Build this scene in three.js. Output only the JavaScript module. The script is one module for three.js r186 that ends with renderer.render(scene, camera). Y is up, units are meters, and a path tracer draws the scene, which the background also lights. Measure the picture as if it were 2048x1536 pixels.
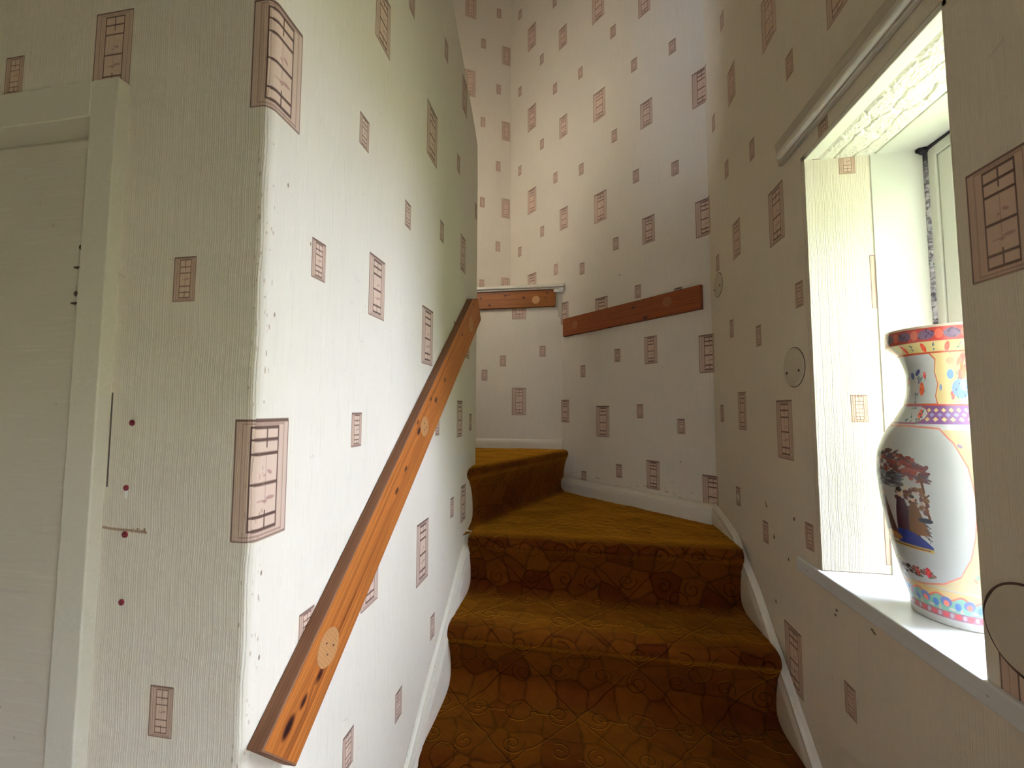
import * as THREE from 'three';
import { mergeGeometries, mergeVertices, toCreasedNormals } from 'three/addons/utils/BufferGeometryUtils.js';
import { RoundedBoxGeometry } from 'three/addons/geometries/RoundedBoxGeometry.js';
import { ImprovedNoise } from 'three/addons/math/ImprovedNoise.js';

// ---------------------------------------------------------------- camera, sky, exposure
const E = 1.33;                                   // eye height over the hall floor; plan coordinates below are taken from the eye
const scene = new THREE.Scene();
const camera = new THREE.PerspectiveCamera(87.27, 2048 / 1536, 0.05, 60);
camera.rotation.order = 'YXZ';
camera.rotation.set(0.0627462, 0.1586540, 0.0027041);
camera.position.set(0, E, 0);
{ // overcast sky: three times as bright overhead as at the horizon
  const W = 64, H = 64, d = new Float32Array(W * H * 4);
  for (let y = 0; y < H; y++) for (let x = 0; x < W; x++) { const k = (1 + 2 * Math.max(0, Math.sin(((y + 0.5) / H - 0.5) * Math.PI))) / 3, i = (y * W + x) * 4; d[i] = 0.89 * k; d[i + 1] = 1.015 * k; d[i + 2] = 1.3 * k; d[i + 3] = 1; }
  const t = new THREE.DataTexture(d, W, H, THREE.RGBAFormat, THREE.FloatType); t.mapping = THREE.EquirectangularReflectionMapping; t.magFilter = THREE.LinearFilter; t.needsUpdate = true;
  scene.background = t;
}
scene.backgroundIntensity = 95;
const renderer = new THREE.WebGLRenderer({ antialias: true });
renderer.toneMapping = THREE.LinearToneMapping;
renderer.toneMappingExposure = 1.0;
renderer.shadowMap.enabled = true;

// ---------------------------------------------------------------- helpers
let seed = 7;
const rnd = () => { seed = (seed * 1664525 + 1013904223) >>> 0; return seed / 4294967296; };
const rr = (a, b) => a + (b - a) * rnd();
const used = {};
const numbered = (n) => { const k = used[n] = (used[n] ?? -1) + 1; return k ? n + '_' + String(k).padStart(3, '0') : n; };
const V = (x, y, z) => new THREE.Vector3(x, y, z);
function plain(g) { const h = g.index && !g.attributes.color ? g.toNonIndexed() : g.clone(); for (const k of Object.keys(h.attributes)) if (!['position', 'normal', 'uv', 'color'].includes(k)) h.deleteAttribute(k); if (!h.attributes.normal) h.computeVertexNormals(); return h; }
function join(list) { return list.length === 1 ? plain(list[0]) : mergeGeometries(list.map(plain)); }
function finish(m) { m.castShadow = m.receiveShadow = true; return m; }
// a top-level Group whose origin is at base (eye coordinates)
function thing(name, label, category, base, group) {
  const o = new THREE.Group(); o.name = numbered(name); o.position.set(base[0], base[1] + E, base[2]); scene.add(o);
  o.userData = { label, category }; if (group) o.userData.group = group;
  o._base = V(...base); o._base0 = V(...base); return o;
}
// a part: geometry is given in eye coordinates
function part(name, geos, m, owner, label) {
  const g = join([].concat(geos)); const b = owner._base0;
  g.translate(-b.x, -b.y, -b.z);
  const me = finish(new THREE.Mesh(g, m)); me.name = name; me._base0 = b; owner.add(me);
  if (label) me.userData.label = label;
  return me;
}
function struct(name, geos, m, label) {
  const g = join([].concat(geos)); g.computeBoundingBox(); const c = g.boundingBox.getCenter(V()), y = g.boundingBox.min.y;
  g.translate(-c.x, -y, -c.z);
  const me = finish(new THREE.Mesh(g, m)); me.name = name; me.position.set(c.x, y + E, c.z); me._base0 = V(c.x, y, c.z);
  me.userData.kind = 'structure'; if (label) me.userData.label = label;
  scene.add(me); return me;
}
function structGroup(name, base) { const o = new THREE.Group(); o.name = name; o.position.set(base[0], base[1] + E, base[2]); o._base0 = V(...base); o.userData.kind = 'structure'; scene.add(o); return o; }
function box(x0, x1, y0, y1, z0, z1, r = 0) {
  const w = x1 - x0, h = y1 - y0, d = z1 - z0;
  const g = r ? new RoundedBoxGeometry(w, h, d, 2, Math.min(r, w / 2.01, h / 2.01, d / 2.01)) : new THREE.BoxGeometry(w, h, d);
  return g.translate((x0 + x1) / 2, (y0 + y1) / 2, (z0 + z1) / 2);
}
// matrix with local x = u, y = v, z = n at origin o
const frame = (o, u, v, n) => new THREE.Matrix4().makeBasis(V(...u).normalize(), V(...v).normalize(), V(...n).normalize()).setPosition(V(...o));
function polyShape(pts, holes = []) {
  const s = new THREE.Shape(pts.map((p) => new THREE.Vector2(p[0], p[1])));
  for (const h of holes) s.holes.push(new THREE.Path(h.map((p) => new THREE.Vector2(p[0], p[1]))));
  return s;
}
// flat slab: outline in (u,v) metres, front face at n = 0, uv in metres
function slab(pts, th, m4, holes, bevel = 0) {
  const g = new THREE.ExtrudeGeometry(polyShape(pts, holes), { depth: th - 2 * bevel, bevelEnabled: bevel > 0, bevelSize: bevel, bevelThickness: bevel, bevelOffset: -bevel, bevelSegments: 2, steps: 1, curveSegments: 24 });
  g.translate(0, 0, -th + bevel);
  return plain(g).applyMatrix4(m4);
}
// strip surface from a grid of points: rows of [x,y,z], uv rows
function gridSurface(P, UV) {
  const r = P.length, c = P[0].length, pos = [], uv = [], idx = [];
  for (let i = 0; i < r; i++) for (let j = 0; j < c; j++) { pos.push(...P[i][j]); uv.push(...UV[i][j]); }
  for (let i = 0; i < r - 1; i++) for (let j = 0; j < c - 1; j++) { const a = i * c + j, b = a + 1, d = a + c, e = d + 1; idx.push(a, b, d, b, e, d); }
  const g = new THREE.BufferGeometry();
  g.setAttribute('position', new THREE.Float32BufferAttribute(pos, 3)); g.setAttribute('uv', new THREE.Float32BufferAttribute(uv, 2)); g.setIndex(idx);
  g.computeVertexNormals(); return g;
}

// ---------------------------------------------------------------- textures
function canvas(w, h) { const c = document.createElement('canvas'); c.width = w; c.height = h; return [c, c.getContext('2d')]; }
function tex(c, srgb = true, wrap = THREE.ClampToEdgeWrapping) {
  const t = new THREE.CanvasTexture(c); if (srgb) t.colorSpace = THREE.SRGBColorSpace;
  t.wrapS = t.wrapT = wrap; t.magFilter = THREE.LinearFilter; return t;
}
function dataTex(w, h, f) {                         // grey value 0..1, tiling
  const d = new Uint8Array(w * h * 4);
  for (let y = 0; y < h; y++) for (let x = 0; x < w; x++) { const v = Math.max(0, Math.min(255, f(x, y) * 255)); const i = (y * w + x) * 4; d[i] = d[i + 1] = d[i + 2] = v; d[i + 3] = 255; }
  const t = new THREE.DataTexture(d, w, h); t.wrapS = t.wrapT = THREE.RepeatWrapping; t.magFilter = THREE.LinearFilter; t.needsUpdate = true; return t;
}
// ribbed wallpaper relief: irregular vertical ribs about 2.5 mm apart, 0.24 m tile
const RIB = 0.24;
const ribs = (() => {
  const N = 512, cols = new Float32Array(N), rows = [];
  let x = 0; const list = [];
  while (x < N) { const w = rr(4, 9); list.push([x, w, rr(0.35, 1)]); x += w; }
  for (const [s, w, a] of list) for (let i = 0; i < w; i++) { const k = Math.floor(s + i) % N; cols[k] = a * Math.sin(Math.PI * (i + 0.5) / w); }
  const n = new ImprovedNoise();
  return dataTex(N, N, (px, py) => {
    const wob = Math.round(1.6 * Math.sin(py / N * Math.PI * 4) + 1.1 * n.noise(px / 60, Math.sin(py / N * 6.283) * 3, Math.cos(py / N * 6.283) * 3));
    const c = cols[(px + wob + N) % N];
    const g = 0.5 + 0.5 * n.noise(px / 5, Math.sin(py / N * 6.283) * 9, Math.cos(py / N * 6.283) * 9 + 40);
    return c * (0.45 + 0.55 * g) + 0.12 * rnd();
  });
})();
function motif(g, x, y, w, h, kind) {               // printed window-lattice motif, x,y = top left in canvas pixels
  g.save(); g.translate(x, y);
  const big = kind !== 'S', lw = Math.max(1.2, w * (big ? 0.024 : 0.035));
  g.fillStyle = big ? 'rgb(202,172,148)' : 'rgb(196,164,138)'; g.fillRect(0, 0, w, h);
  for (let i = 0; i < 40; i++) { g.fillStyle = `rgba(${rnd() < 0.5 ? '150,112,96' : '226,204,190'},${rr(0.05, 0.14)})`; g.fillRect(rnd() * w, 0, w * rr(0.01, 0.03), h); }
  g.strokeStyle = 'rgba(92,62,48,.92)'; g.lineWidth = lw;
  g.beginPath(); g.moveTo(w, 0); g.lineTo(0, 0); g.lineTo(0, h); g.stroke();
  g.strokeStyle = 'rgba(112,80,64,.8)'; g.lineWidth = lw * 0.7; g.beginPath(); g.moveTo(w, 0); g.lineTo(w, h); g.lineTo(0, h); g.stroke();
  g.strokeStyle = 'rgba(128,94,80,.55)'; g.lineWidth = lw * 0.6; g.strokeRect(w * 0.13, h * 0.03, w * 0.77, h * 0.935);
  const a = 0.27, b = 0.77, t = 0.06, u = 0.92, X = (q) => q * w, Y = (q) => q * h;
  g.fillStyle = 'rgba(218,188,164,.75)'; g.fillRect(X(a), Y(t), X(b - a), Y(u - t));
  g.strokeStyle = 'rgba(82,55,42,.95)'; g.lineWidth = lw * (big ? 0.95 : 0.65);
  g.strokeRect(X(a), Y(t), X(b - a), Y(u - t));
  const bars = big ? [0.165, 0.285, 0.54, 0.81] : [0.22, 0.36, 0.66, 0.8];
  for (const q of bars) { g.beginPath(); g.moveTo(X(a), Y(q)); g.lineTo(X(b), Y(q)); g.stroke(); }
  const m = (a + b) / 2; g.beginPath(); g.moveTo(X(m), Y(t)); g.lineTo(X(m), Y(big ? 0.235 : 0.28)); g.moveTo(X(m), Y(0.765)); g.lineTo(X(m), Y(u)); g.stroke();
  g.strokeStyle = 'rgba(120,84,72,.45)'; g.lineWidth = lw * 0.5; g.beginPath(); g.moveTo(X(m), Y(0.28)); g.lineTo(X(m), Y(0.72)); g.stroke();
  g.fillStyle = 'rgba(150,98,88,.55)';                // little tulip and leaf
  if (big) { g.beginPath(); g.ellipse(X(m + 0.08), Y(0.445), w * 0.055, h * 0.016, 0.2, 0, 7); g.fill(); g.beginPath(); g.ellipse(X(m - 0.03), Y(0.47), w * 0.03, h * 0.008, 0, 0, 7); g.fill(); }
  const ly = big ? 0.675 : 0.5, ls = big ? 1 : 1.5;
  for (const [dx, dy, rx, ry, an] of [[0.11, -0.008, 0.1, 0.016, 0], [-0.08, 0.008, 0.09, 0.006, 0], [0.0, 0.016, 0.05, 0.012, 0]]) { g.beginPath(); g.ellipse(X(m + dx), Y(ly + dy), w * rx * (big ? 1 : 0.8), h * ry * ls, an, 0, 7); g.fill(); }
  g.restore();
}
const SIZE = { L: [0.0755, 0.144], M: [0.0605, 0.116], S: [0.0318, 0.057] };
// wallpaper print for one wall: u0..u1 by y0..y1 metres; cols = [kind, centre u, [tops]]
function wallpaper(u0, u1, y0, y1, W, H, cols, extra, scale = 1, base = [228, 216, 195]) {
  const [c, g] = canvas(W, H), X = (u) => (u - u0) / (u1 - u0) * W, Y = (y) => (y1 - y) / (y1 - y0) * H, sx = W / (u1 - u0), sy = H / (y1 - y0);
  g.fillStyle = `rgb(${base})`; g.fillRect(0, 0, W, H);
  const n = Math.round((u1 - u0) * (y1 - y0) * 2600);
  for (let i = 0; i < n; i++) {                       // woven fibre grain
    g.fillStyle = rnd() < 0.5 ? `rgba(188,176,148,${rr(0.06, 0.22)})` : `rgba(246,239,222,${rr(0.08, 0.28)})`;
    g.fillRect(rnd() * W, rnd() * H, Math.max(1, sx * rr(0.0006, 0.0016)), sy * rr(0.01, 0.07));
  }
  for (let i = 0; i < (u1 - u0) * (y1 - y0) * 26; i++) {  // old scuffs and finger marks
    const a = rnd() * W, b = rnd() * H; g.strokeStyle = `rgba(150,138,118,${rr(0.05, 0.2)})`; g.lineWidth = sx * rr(0.0008, 0.002);
    g.beginPath(); g.moveTo(a, b); g.quadraticCurveTo(a + sx * rr(-0.01, 0.01), b + sy * rr(-0.01, 0.01), a + sx * rr(-0.018, 0.018), b + sy * rr(-0.012, 0.012)); g.stroke();
  }
  for (const [k, u, tops, s = 1, drift = 0] of cols) for (const t of tops) { const [mw, mh] = SIZE[k]; const uu = u + drift * (t - tops[0]); motif(g, X(uu - mw * scale / 2), Y(t), mw * scale * sx, mh * s * sy, k); }
  if (extra) extra(g, X, Y, sx, sy);
  return tex(c);
}
function wallMat(map, u0, u1, y0, y1, bump = 0.00035, o = {}) {
  map.repeat.set(1 / (u1 - u0), 1 / (y1 - y0)); map.offset.set(-u0 / (u1 - u0), -y0 / (y1 - y0));
  const b = ribs.clone(); b.repeat.set(1 / RIB, 1 / RIB); b.needsUpdate = true;
  return new THREE.MeshStandardMaterial({ map, bumpMap: b, bumpScale: bump, roughness: 0.72, ...o });
}
const dot = (g, X, Y, sx, sy, u, y, ru, ry, col) => { g.fillStyle = col; g.beginPath(); g.ellipse(X(u), Y(y), ru * sx, ry * sy, 0, 0, 7); g.fill(); };
// painted joinery: off-white gloss with grain of brush marks and grime specks
function paintTex(base, n, dirt) {
  const [c, g] = canvas(512, 512); g.fillStyle = base; g.fillRect(0, 0, 512, 512);
  for (let i = 0; i < n; i++) { g.fillStyle = rnd() < 0.5 ? 'rgba(255,255,250,.10)' : 'rgba(150,142,128,.07)'; g.fillRect(rnd() * 512, rnd() * 512, rr(20, 160), rr(0.6, 2)); }
  for (let i = 0; i < dirt; i++) { g.fillStyle = `rgba(92,78,60,${rr(0.08, 0.4)})`; g.beginPath(); g.ellipse(rnd() * 512, rnd() * 512, rr(0.5, 3), rr(0.5, 2), 0, 0, 7); g.fill(); }
  const t = tex(c, true, THREE.RepeatWrapping); t.repeat.set(2.5, 2.5); return t;
}
const paint = (base, n = 260, dirt = 30, rough = 0.42, o = {}) => new THREE.MeshPhysicalMaterial({ map: paintTex(base, n, dirt), roughness: rough, ...o });
const M = {
  gloss: paint('rgb(234,225,204)', 260, 46, 0.4),
  sill: paint('rgb(238,240,240)', 200, 12, 0.22),
  white: paint('rgb(234,230,214)', 160, 16, 0.5),
  plastic: paint('rgb(216,215,201)', 60, 14, 0.3),
  doorPaint: paint('rgb(204,193,172)', 320, 20, 0.55),
  plaster: paint('rgb(226,217,196)', 200, 30, 0.9),
  frame: paint('rgb(214,205,184)', 240, 30, 0.45),
  dull: paint('rgb(192,181,160)', 200, 60, 0.6),
  hallFloor: new THREE.MeshStandardMaterial({ color: 0x6b4a2c, roughness: 0.95 }),
  metal: new THREE.MeshStandardMaterial({ color: 0x6e6a62, metalness: 0.8, roughness: 0.45 }),
};
function woodTex(L, w, base, knots, W = 2048, H = 160) {   // pine boards: along u (0..L), across v (0..w)
  const [c, g] = canvas(W, H), X = (u) => u / L * W, Y = (v) => (1 - v / w) * H, [r, gr, b] = base;
  g.fillStyle = `rgb(${r},${gr},${b})`; g.fillRect(0, 0, W, H);
  for (let i = 0; i < 150; i++) {                      // growth rings as long wavering lines
    const y = rnd() * H, dark = rnd() < 0.62; g.strokeStyle = dark ? `rgba(${r * 0.55 | 0},${gr * 0.42 | 0},${b * 0.3 | 0},${rr(0.06, 0.28)})` : `rgba(${Math.min(255, r * 1.2) | 0},${Math.min(255, gr * 1.28) | 0},${b * 1.3 | 0},${rr(0.06, 0.26)})`;
    g.lineWidth = rr(0.7, 3.4); g.beginPath(); let yy = y; g.moveTo(0, yy); const drift = rr(-0.02, 0.02);
    for (let x = 0; x <= W; x += 40) { yy = y + drift * x + 3 * Math.sin(x / rr(230, 260) + i); for (const [ku, kv, kr] of knots) { const d = (x - X(ku)) / (X(kr) * 2.2), e = yy - Y(kv); yy += Math.exp(-d * d) * Math.sign(e || 1) * 9 * Math.exp(-Math.abs(e) / 22); } g.lineTo(x, yy); } g.stroke();
  }
  for (let i = 0; i < 70; i++) { g.fillStyle = `rgba(${r * 0.5 | 0},${gr * 0.4 | 0},${b * 0.3 | 0},${rr(0.05, 0.16)})`; g.beginPath(); g.ellipse(rnd() * W, rnd() * H, rr(20, 120), rr(1, 5), 0, 0, 7); g.fill(); }
  for (const [ku, kv, kr, deep = 1] of knots) {
    const kx = X(ku), ky = Y(kv), rx = X(kr), ry = kr * H / w * 0.62;
    for (let k = 0; k < 7; k++) { g.fillStyle = `rgba(${90 - k * 9},${40 - k * 5},${20 - k * 2},${0.1 + 0.1 * k * deep})`; g.beginPath(); g.ellipse(kx, ky, rx * (1.9 - k * 0.22), ry * (1.7 - k * 0.2), 0, 0, 7); g.fill(); }
  }
  const t = tex(c, true, THREE.RepeatWrapping); t.repeat.set(1 / L, 1 / w); return t;
}
const wood = (map, o = {}) => new THREE.MeshPhysicalMaterial({ map, roughness: 0.6, specularIntensity: 0.5, clearcoat: 0.12, clearcoatRoughness: 0.3, ...o });

// ---------------------------------------------------------------- plan (metres from the eye)
const a = 0.381, b = 0.514, TOP = 2.95, FL = -1.33;         // left wall x = -a, right wall x = b
const zc = -0.432, zn = -0.6244, zj = -0.9728;              // door wall; near and far window jambs
const Ys = -0.341, Yl = 0.5663;                             // sill top, lintel
const Cx = b, Cz = -1.626, eb = [0.7373, 0, 0.6756], nb = [-0.6756, 0, 0.7373];   // back wall B from corner C
const Bp = (s, y, n = 0) => [Cx - eb[0] * s + nb[0] * n, y, Cz - eb[2] * s + nb[2] * n];
const SK = 1.248, K = Bp(SK, 0), ea = [0.878, 0, -0.4787], na = [0.4787, 0, 0.878]; // far wall A
const Dz = -2.165, Dx = -0.0735;
const UP = [0, 1, 0];

// ---------------------------------------------------------------- walls
{ // left wall, papered round the outer corner by the door
  const R = 0.012, y0 = -0.95, y1 = 1.5, u0 = 0.43, u1 = 1.52, f = frame([-a, 0, 0], [0, 0, -1], UP, [1, 0, 0]);
  const P = 0.54;
  const map = wallpaper(u0, u1, y0, y1, 2048, 2048, [
    ['L', 0.4495, [0.528, -0.0145, 1.068, -0.557]],
    ['S', 0.5395, [0.251, -0.287, 0.79, 1.33, -0.826]],
    ['S', 0.658, [0.535, -0.008, -0.541, 1.075]],
    ['M', 0.7185, [0.293, -0.2465, 0.8445, 1.385]],
    ['S', 0.8545, [0.475, -0.064, -0.603, 1.0]],
    ['L', 0.99, [0.26, 0.815, -0.282, 1.36], 1, 0.02],
    ['S', 1.091, [0.541, -0.0145, -0.546, 1.112], 1, 0.03],
    ['S', 1.232, [0.277, 0.842, -0.274], 1, 0.025],
    ['M', 1.31, [0.591, 1.159], 1.03], ['M', 1.29, [0.026], 1],
    ['M', 1.343, [-0.259]], ['M', 1.372, [0.297]],
    ['S', 1.427, [-0.019]], ['S', 1.482, [0.798]],
  ], (g, X, Y, sx, sy) => {
    for (const [u, y] of [[0.52, 0.24], [0.47, 0.3], [0.455, 0.12], [0.45, -0.2], [0.452, -0.3]]) dot(g, X, Y, sx, sy, u, y, 0.0014, 0.003, 'rgba(120,84,58,.7)');
    for (let i = 0; i < 60; i++) dot(g, X, Y, sx, sy, 0.437 + 0.012 * rnd(), rr(-0.45, 0.34), rr(0.0004, 0.0014), rr(0.001, 0.004), `rgba(150,112,80,${rr(0.15, 0.55)})`);  // worn paper along the corner
    for (let i = 0; i < 70; i++) dot(g, X, Y, sx, sy, rr(0.5, 1.4), rr(-0.8, 0.2), rr(0.0005, 0.0015), rr(0.0005, 0.0018), `rgba(110,96,80,${rr(0.15, 0.4)})`);
    for (let i = 0; i < 26; i++) dot(g, X, Y, sx, sy, rr(1.4, 1.49), rr(-0.42, -0.3), rr(0.001, 0.004), rr(0.001, 0.004), `rgba(140,124,100,${rr(0.2, 0.5)})`);
  });
  const out = [[-zc + R, FL], [1.505, FL], [1.505, 0.9], [1.499, 1.048], [1.44, 1.1], [1.323, 1.191], [1.23, 1.25], [1.159, 1.302], [1.12, 1.6], [1.1, TOP], [-zc + R, TOP]];
  const pts = [], uvs = [];
  for (let k = 0; k <= 6; k++) { const t = k / 6 * Math.PI / 4, ar = R * t, n = Math.PI / 2 - t;
    const x = -a - R + R * Math.cos(t), z = zc - R + R * Math.sin(t); pts.push([[x, FL, z], [x, TOP, z]]); uvs.push([[-zc + R - ar, FL], [-zc + R - ar, TOP]]); }
  const arc = gridSurface(pts, uvs);
  struct('wall_left', [slab(out, 0.1, f), arc], wallMat(map, u0, u1, y0, y1, 0.00016));
  // wall round the door, facing the hall
  const v0 = -1.0, v1 = -0.383, w0 = -0.85, w1 = 0.75;
  const map2 = wallpaper(v0, v1, w0, w1, 1100, 2048, [
    ['L', -0.3705, [0.528, -0.0145, -0.557]], ['S', -0.4925, [0.193, -0.333, 0.72]], ['M', -0.628, [0.549, 0.012]], ['S', -0.7985, [0.507, -0.03]], ['S', -0.88, [0.3]],
  ], (g, X, Y, sx, sy) => {
    g.strokeStyle = 'rgba(62,52,44,.9)'; g.lineWidth = sx * 0.0025; g.beginPath(); g.moveTo(X(-0.5915), Y(0.02)); g.lineTo(X(-0.591), Y(-0.1)); g.stroke();
    g.strokeStyle = 'rgba(150,112,78,.7)'; g.lineWidth = sy * 0.003; g.beginPath(); g.moveTo(X(-0.594), Y(-0.150)); g.bezierCurveTo(X(-0.57), Y(-0.154), X(-0.55), Y(-0.150), X(-0.527), Y(-0.154)); g.stroke();
    for (let i = 0; i < 30; i++) dot(g, X, Y, sx, sy, rr(-0.55, -0.528), -0.1525 + rr(-0.002, 0.003), rr(0.0005, 0.002), 0.001, `rgba(120,78,48,${rr(0.2, 0.6)})`);
    dot(g, X, Y, sx, sy, -0.561, -0.108, 0.0026, 0.006, 'rgba(246,242,232,.95)');
    for (let i = 0; i < 40; i++) dot(g, X, Y, sx, sy, -0.394 + 0.009 * rnd(), rr(-0.45, 0.34), rr(0.0004, 0.0014), rr(0.001, 0.004), `rgba(150,112,80,${rr(0.15, 0.5)})`);
  });
  const f2 = frame([0, 0, zc], [1, 0, 0], UP, [0, 0, 1]);
  const pts2 = [], uvs2 = [];
  for (let k = 0; k <= 6; k++) { const t = k / 6 * Math.PI / 4, ar = R * t;
    const x = -a - R + R * Math.sin(t), z = zc - R + R * Math.cos(t); pts2.push([[x, TOP, z], [x, FL, z]]); uvs2.push([[-a - R + ar, TOP], [-a - R + ar, FL]]); }
  struct('wall_front', [slab([[-1.62, FL], [-1.36, FL], [-1.36, 0.41], [-0.62, 0.41], [-0.62, FL], [-a - R, FL], [-a - R, TOP], [-1.62, TOP]], 0.1, f2), gridSurface(pts2, uvs2)], wallMat(map2, v0, v1, w0, w1, 0.0005));
}
{ // right wall with the window opening, u = z
  const f = frame([b, 0, 0], [0, 0, 1], UP, [-1, 0, 0]), u0 = -1.66, u1 = -0.36, y0 = -0.9, y1 = 1.5;
  const map = wallpaper(u0, u1, y0, y1, 2048, 2048, [
    ['L', -1.108, [0.576, 0.023, -0.528, 1.121]], ['M', -1.366, [0.608, 1.134, 0.055]], ['M', -0.84, [0.893]],
    ['S', -1.43, [0.851, 1.391, 0.299]], ['S', -1.0165, [0.861, 0.297, -0.255]], ['S', -1.543, [0.016, 0.564, 1.099]], ['S', -1.233, [0.239, 0.791, -0.308]],
    ['S', -0.9, [0.605, -0.528, 1.13]], ['L', -0.5685, [0.309, -0.229, 0.85]], ['M', -0.84, [-0.7]], ['S', -0.7, [-0.62, 0.95]], ['L', -1.648, [0.288, 0.828, -0.25, 1.366]],
  ], (g, X, Y, sx, sy) => {
    motif(g, X(-1.4365), Y(-0.25), 0.034 * sx, 0.057 * sy, 'S'); g.fillStyle = 'rgb(222,212,190)'; g.beginPath(); g.moveTo(X(-1.4365), Y(-0.277)); g.lineTo(X(-1.416), Y(-0.268)); g.lineTo(X(-1.41), Y(-0.29)); g.lineTo(X(-1.43), Y(-0.288)); g.fill();  // torn
    dot(g, X, Y, sx, sy, -1.08, -0.261, 0.0032, 0.0045, 'rgb(58,44,34)');
    dot(g, X, Y, sx, sy, -1.185, -0.334, 0.005, 0.006, 'rgb(96,80,66)'); dot(g, X, Y, sx, sy, -1.186, -0.332, 0.0025, 0.003, 'rgb(200,190,176)');
    g.strokeStyle = 'rgb(84,68,54)'; g.lineWidth = sx * 0.003; g.beginPath(); g.moveTo(X(-1.228), Y(-0.25)); g.quadraticCurveTo(X(-1.227), Y(-0.262), X(-1.219), Y(-0.266)); g.stroke();
    dot(g, X, Y, sx, sy, -1.114, -0.368, 0.003, 0.004, 'rgb(92,74,58)'); dot(g, X, Y, sx, sy, -1.188, -0.502, 0.003, 0.005, 'rgb(92,74,58)');
    for (const [z, y] of [[-0.93, -0.402], [-0.935, -0.413], [-0.83, -0.388], [-0.825, -0.391]]) dot(g, X, Y, sx, sy, z, y, 0.004, 0.002, 'rgb(92,76,60)');
    for (let i = 0; i < 40; i++) dot(g, X, Y, sx, sy, rr(-1.5, -0.9), rr(-0.7, -0.2), rr(0.0005, 0.0018), rr(0.0006, 0.002), `rgba(110,96,78,${rr(0.15, 0.5)})`);
    for (let i = 0; i < 60; i++) dot(g, X, Y, sx, sy, rr(-1.5, -1.38), rr(-0.44, -0.3), rr(0.001, 0.004), rr(0.001, 0.003), `rgba(140,124,100,${rr(0.1, 0.3)})`);
  });
  const wallOut = [[-1.66, FL], [1.6, FL], [1.6, TOP], [-1.66, TOP]], hole = (z) => [[[zj - 0.015, Ys - 0.03], [z, Ys - 0.03], [z, Yl + 0.012], [zj - 0.015, Yl + 0.012]], [[0.17, -0.8], [0.77, -0.8], [0.77, -0.1], [0.17, -0.1]]];
  struct('wall_right', [slab(wallOut, 0.016, f, hole(zn + 0.0005)), slab(wallOut, 0.374, f.clone().multiply(new THREE.Matrix4().makeTranslation(0, 0, -0.016)), hole(-0.602))], wallMat(map, u0, u1, y0, y1, 0.0003));
}
{ // diagonal wall behind the winders
  const f = frame([Cx, 0, Cz], eb, UP, nb), u0 = -1.27, u1 = 0.03, y0 = -0.5, y1 = 2.75;
  const k = (base, p, n0, n1) => { const r = []; for (let i = n0; i <= n1; i++) r.push(base + p * i); return r; };
  const map = wallpaper(u0, u1, y0, y1, 2048, 2048, [
    ['L', -0.0135, k(0.288, 0.538, -1, 3)], ['S', -0.133, k(-0.039, 0.539, 0, 4)], ['M', -0.264, k(-0.219, 0.535, 0, 4)], ['S', -0.323, k(0.021, 0.536, 0, 4)],
    ['S', -0.4385, k(-0.253, 0.534, 0, 4)], ['L', -0.529, k(0.015, 0.53, 0, 4)], ['S', -0.651, k(-0.309, 0.531, 0, 5)], ['M', -0.7795, k(0.049, 0.524, 0, 5)],
    ['S', -0.8425, k(0.275, 0.526, 0, 4)], ['S', -0.953, k(0.53, 0.526, 0, 4)], ['L', -1.0425, k(0.80, 0.52, 0, 3)], ['S', -1.157, k(0.48, 0.519, 0, 4)],
  ], (g, X, Y, sx, sy) => {
    dot(g, X, Y, sx, sy, -0.42, 0.63, 0.004, 0.004, 'rgba(130,112,88,.8)'); dot(g, X, Y, sx, sy, -0.14, -0.21, 0.003, 0.003, 'rgba(120,100,80,.7)');
    for (let i = 0; i < 50; i++) dot(g, X, Y, sx, sy, rr(-0.8, 0), rr(-0.36, -0.32), rr(0.002, 0.012), rr(0.0008, 0.002), `rgba(100,82,62,${rr(0.15, 0.5)})`);
  });
  struct('wall_back', slab([[-SK - 0.1, FL], [0.06, FL], [0.06, TOP], [-SK - 0.1, TOP]], 0.08, f), wallMat(map, u0, u1, y0, y1, 0.0003));
}
{ // far wall over the parapet
  const f = frame([K[0], 0, K[2]], ea, UP, na), u0 = -0.62, u1 = 0.02, y0 = 0.6, y1 = 2.85;
  const map = wallpaper(u0, u1, y0, y1, 700, 2048, [
    ['M', -0.033, [0.825, 1.338, 1.851, 2.364], 1.07], ['S', -0.085, [1.053, 1.576, 2.09, 2.611], 1.1], ['S', -0.188, [0.797, 1.321, 1.845, 2.37], 1.1], ['L', -0.273, [1.1, 1.62, 2.133, 2.655], 1.18], ['S', -0.4, [0.9, 1.42, 1.94]],
  ], null, 0.9);
  struct('wall_far', slab([[-1.1, 0.4], [0.03, 0.4], [0.03, TOP], [-1.1, TOP]], 0.08, f), wallMat(map, u0, u1, y0, y1, 0.0003));
}
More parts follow.
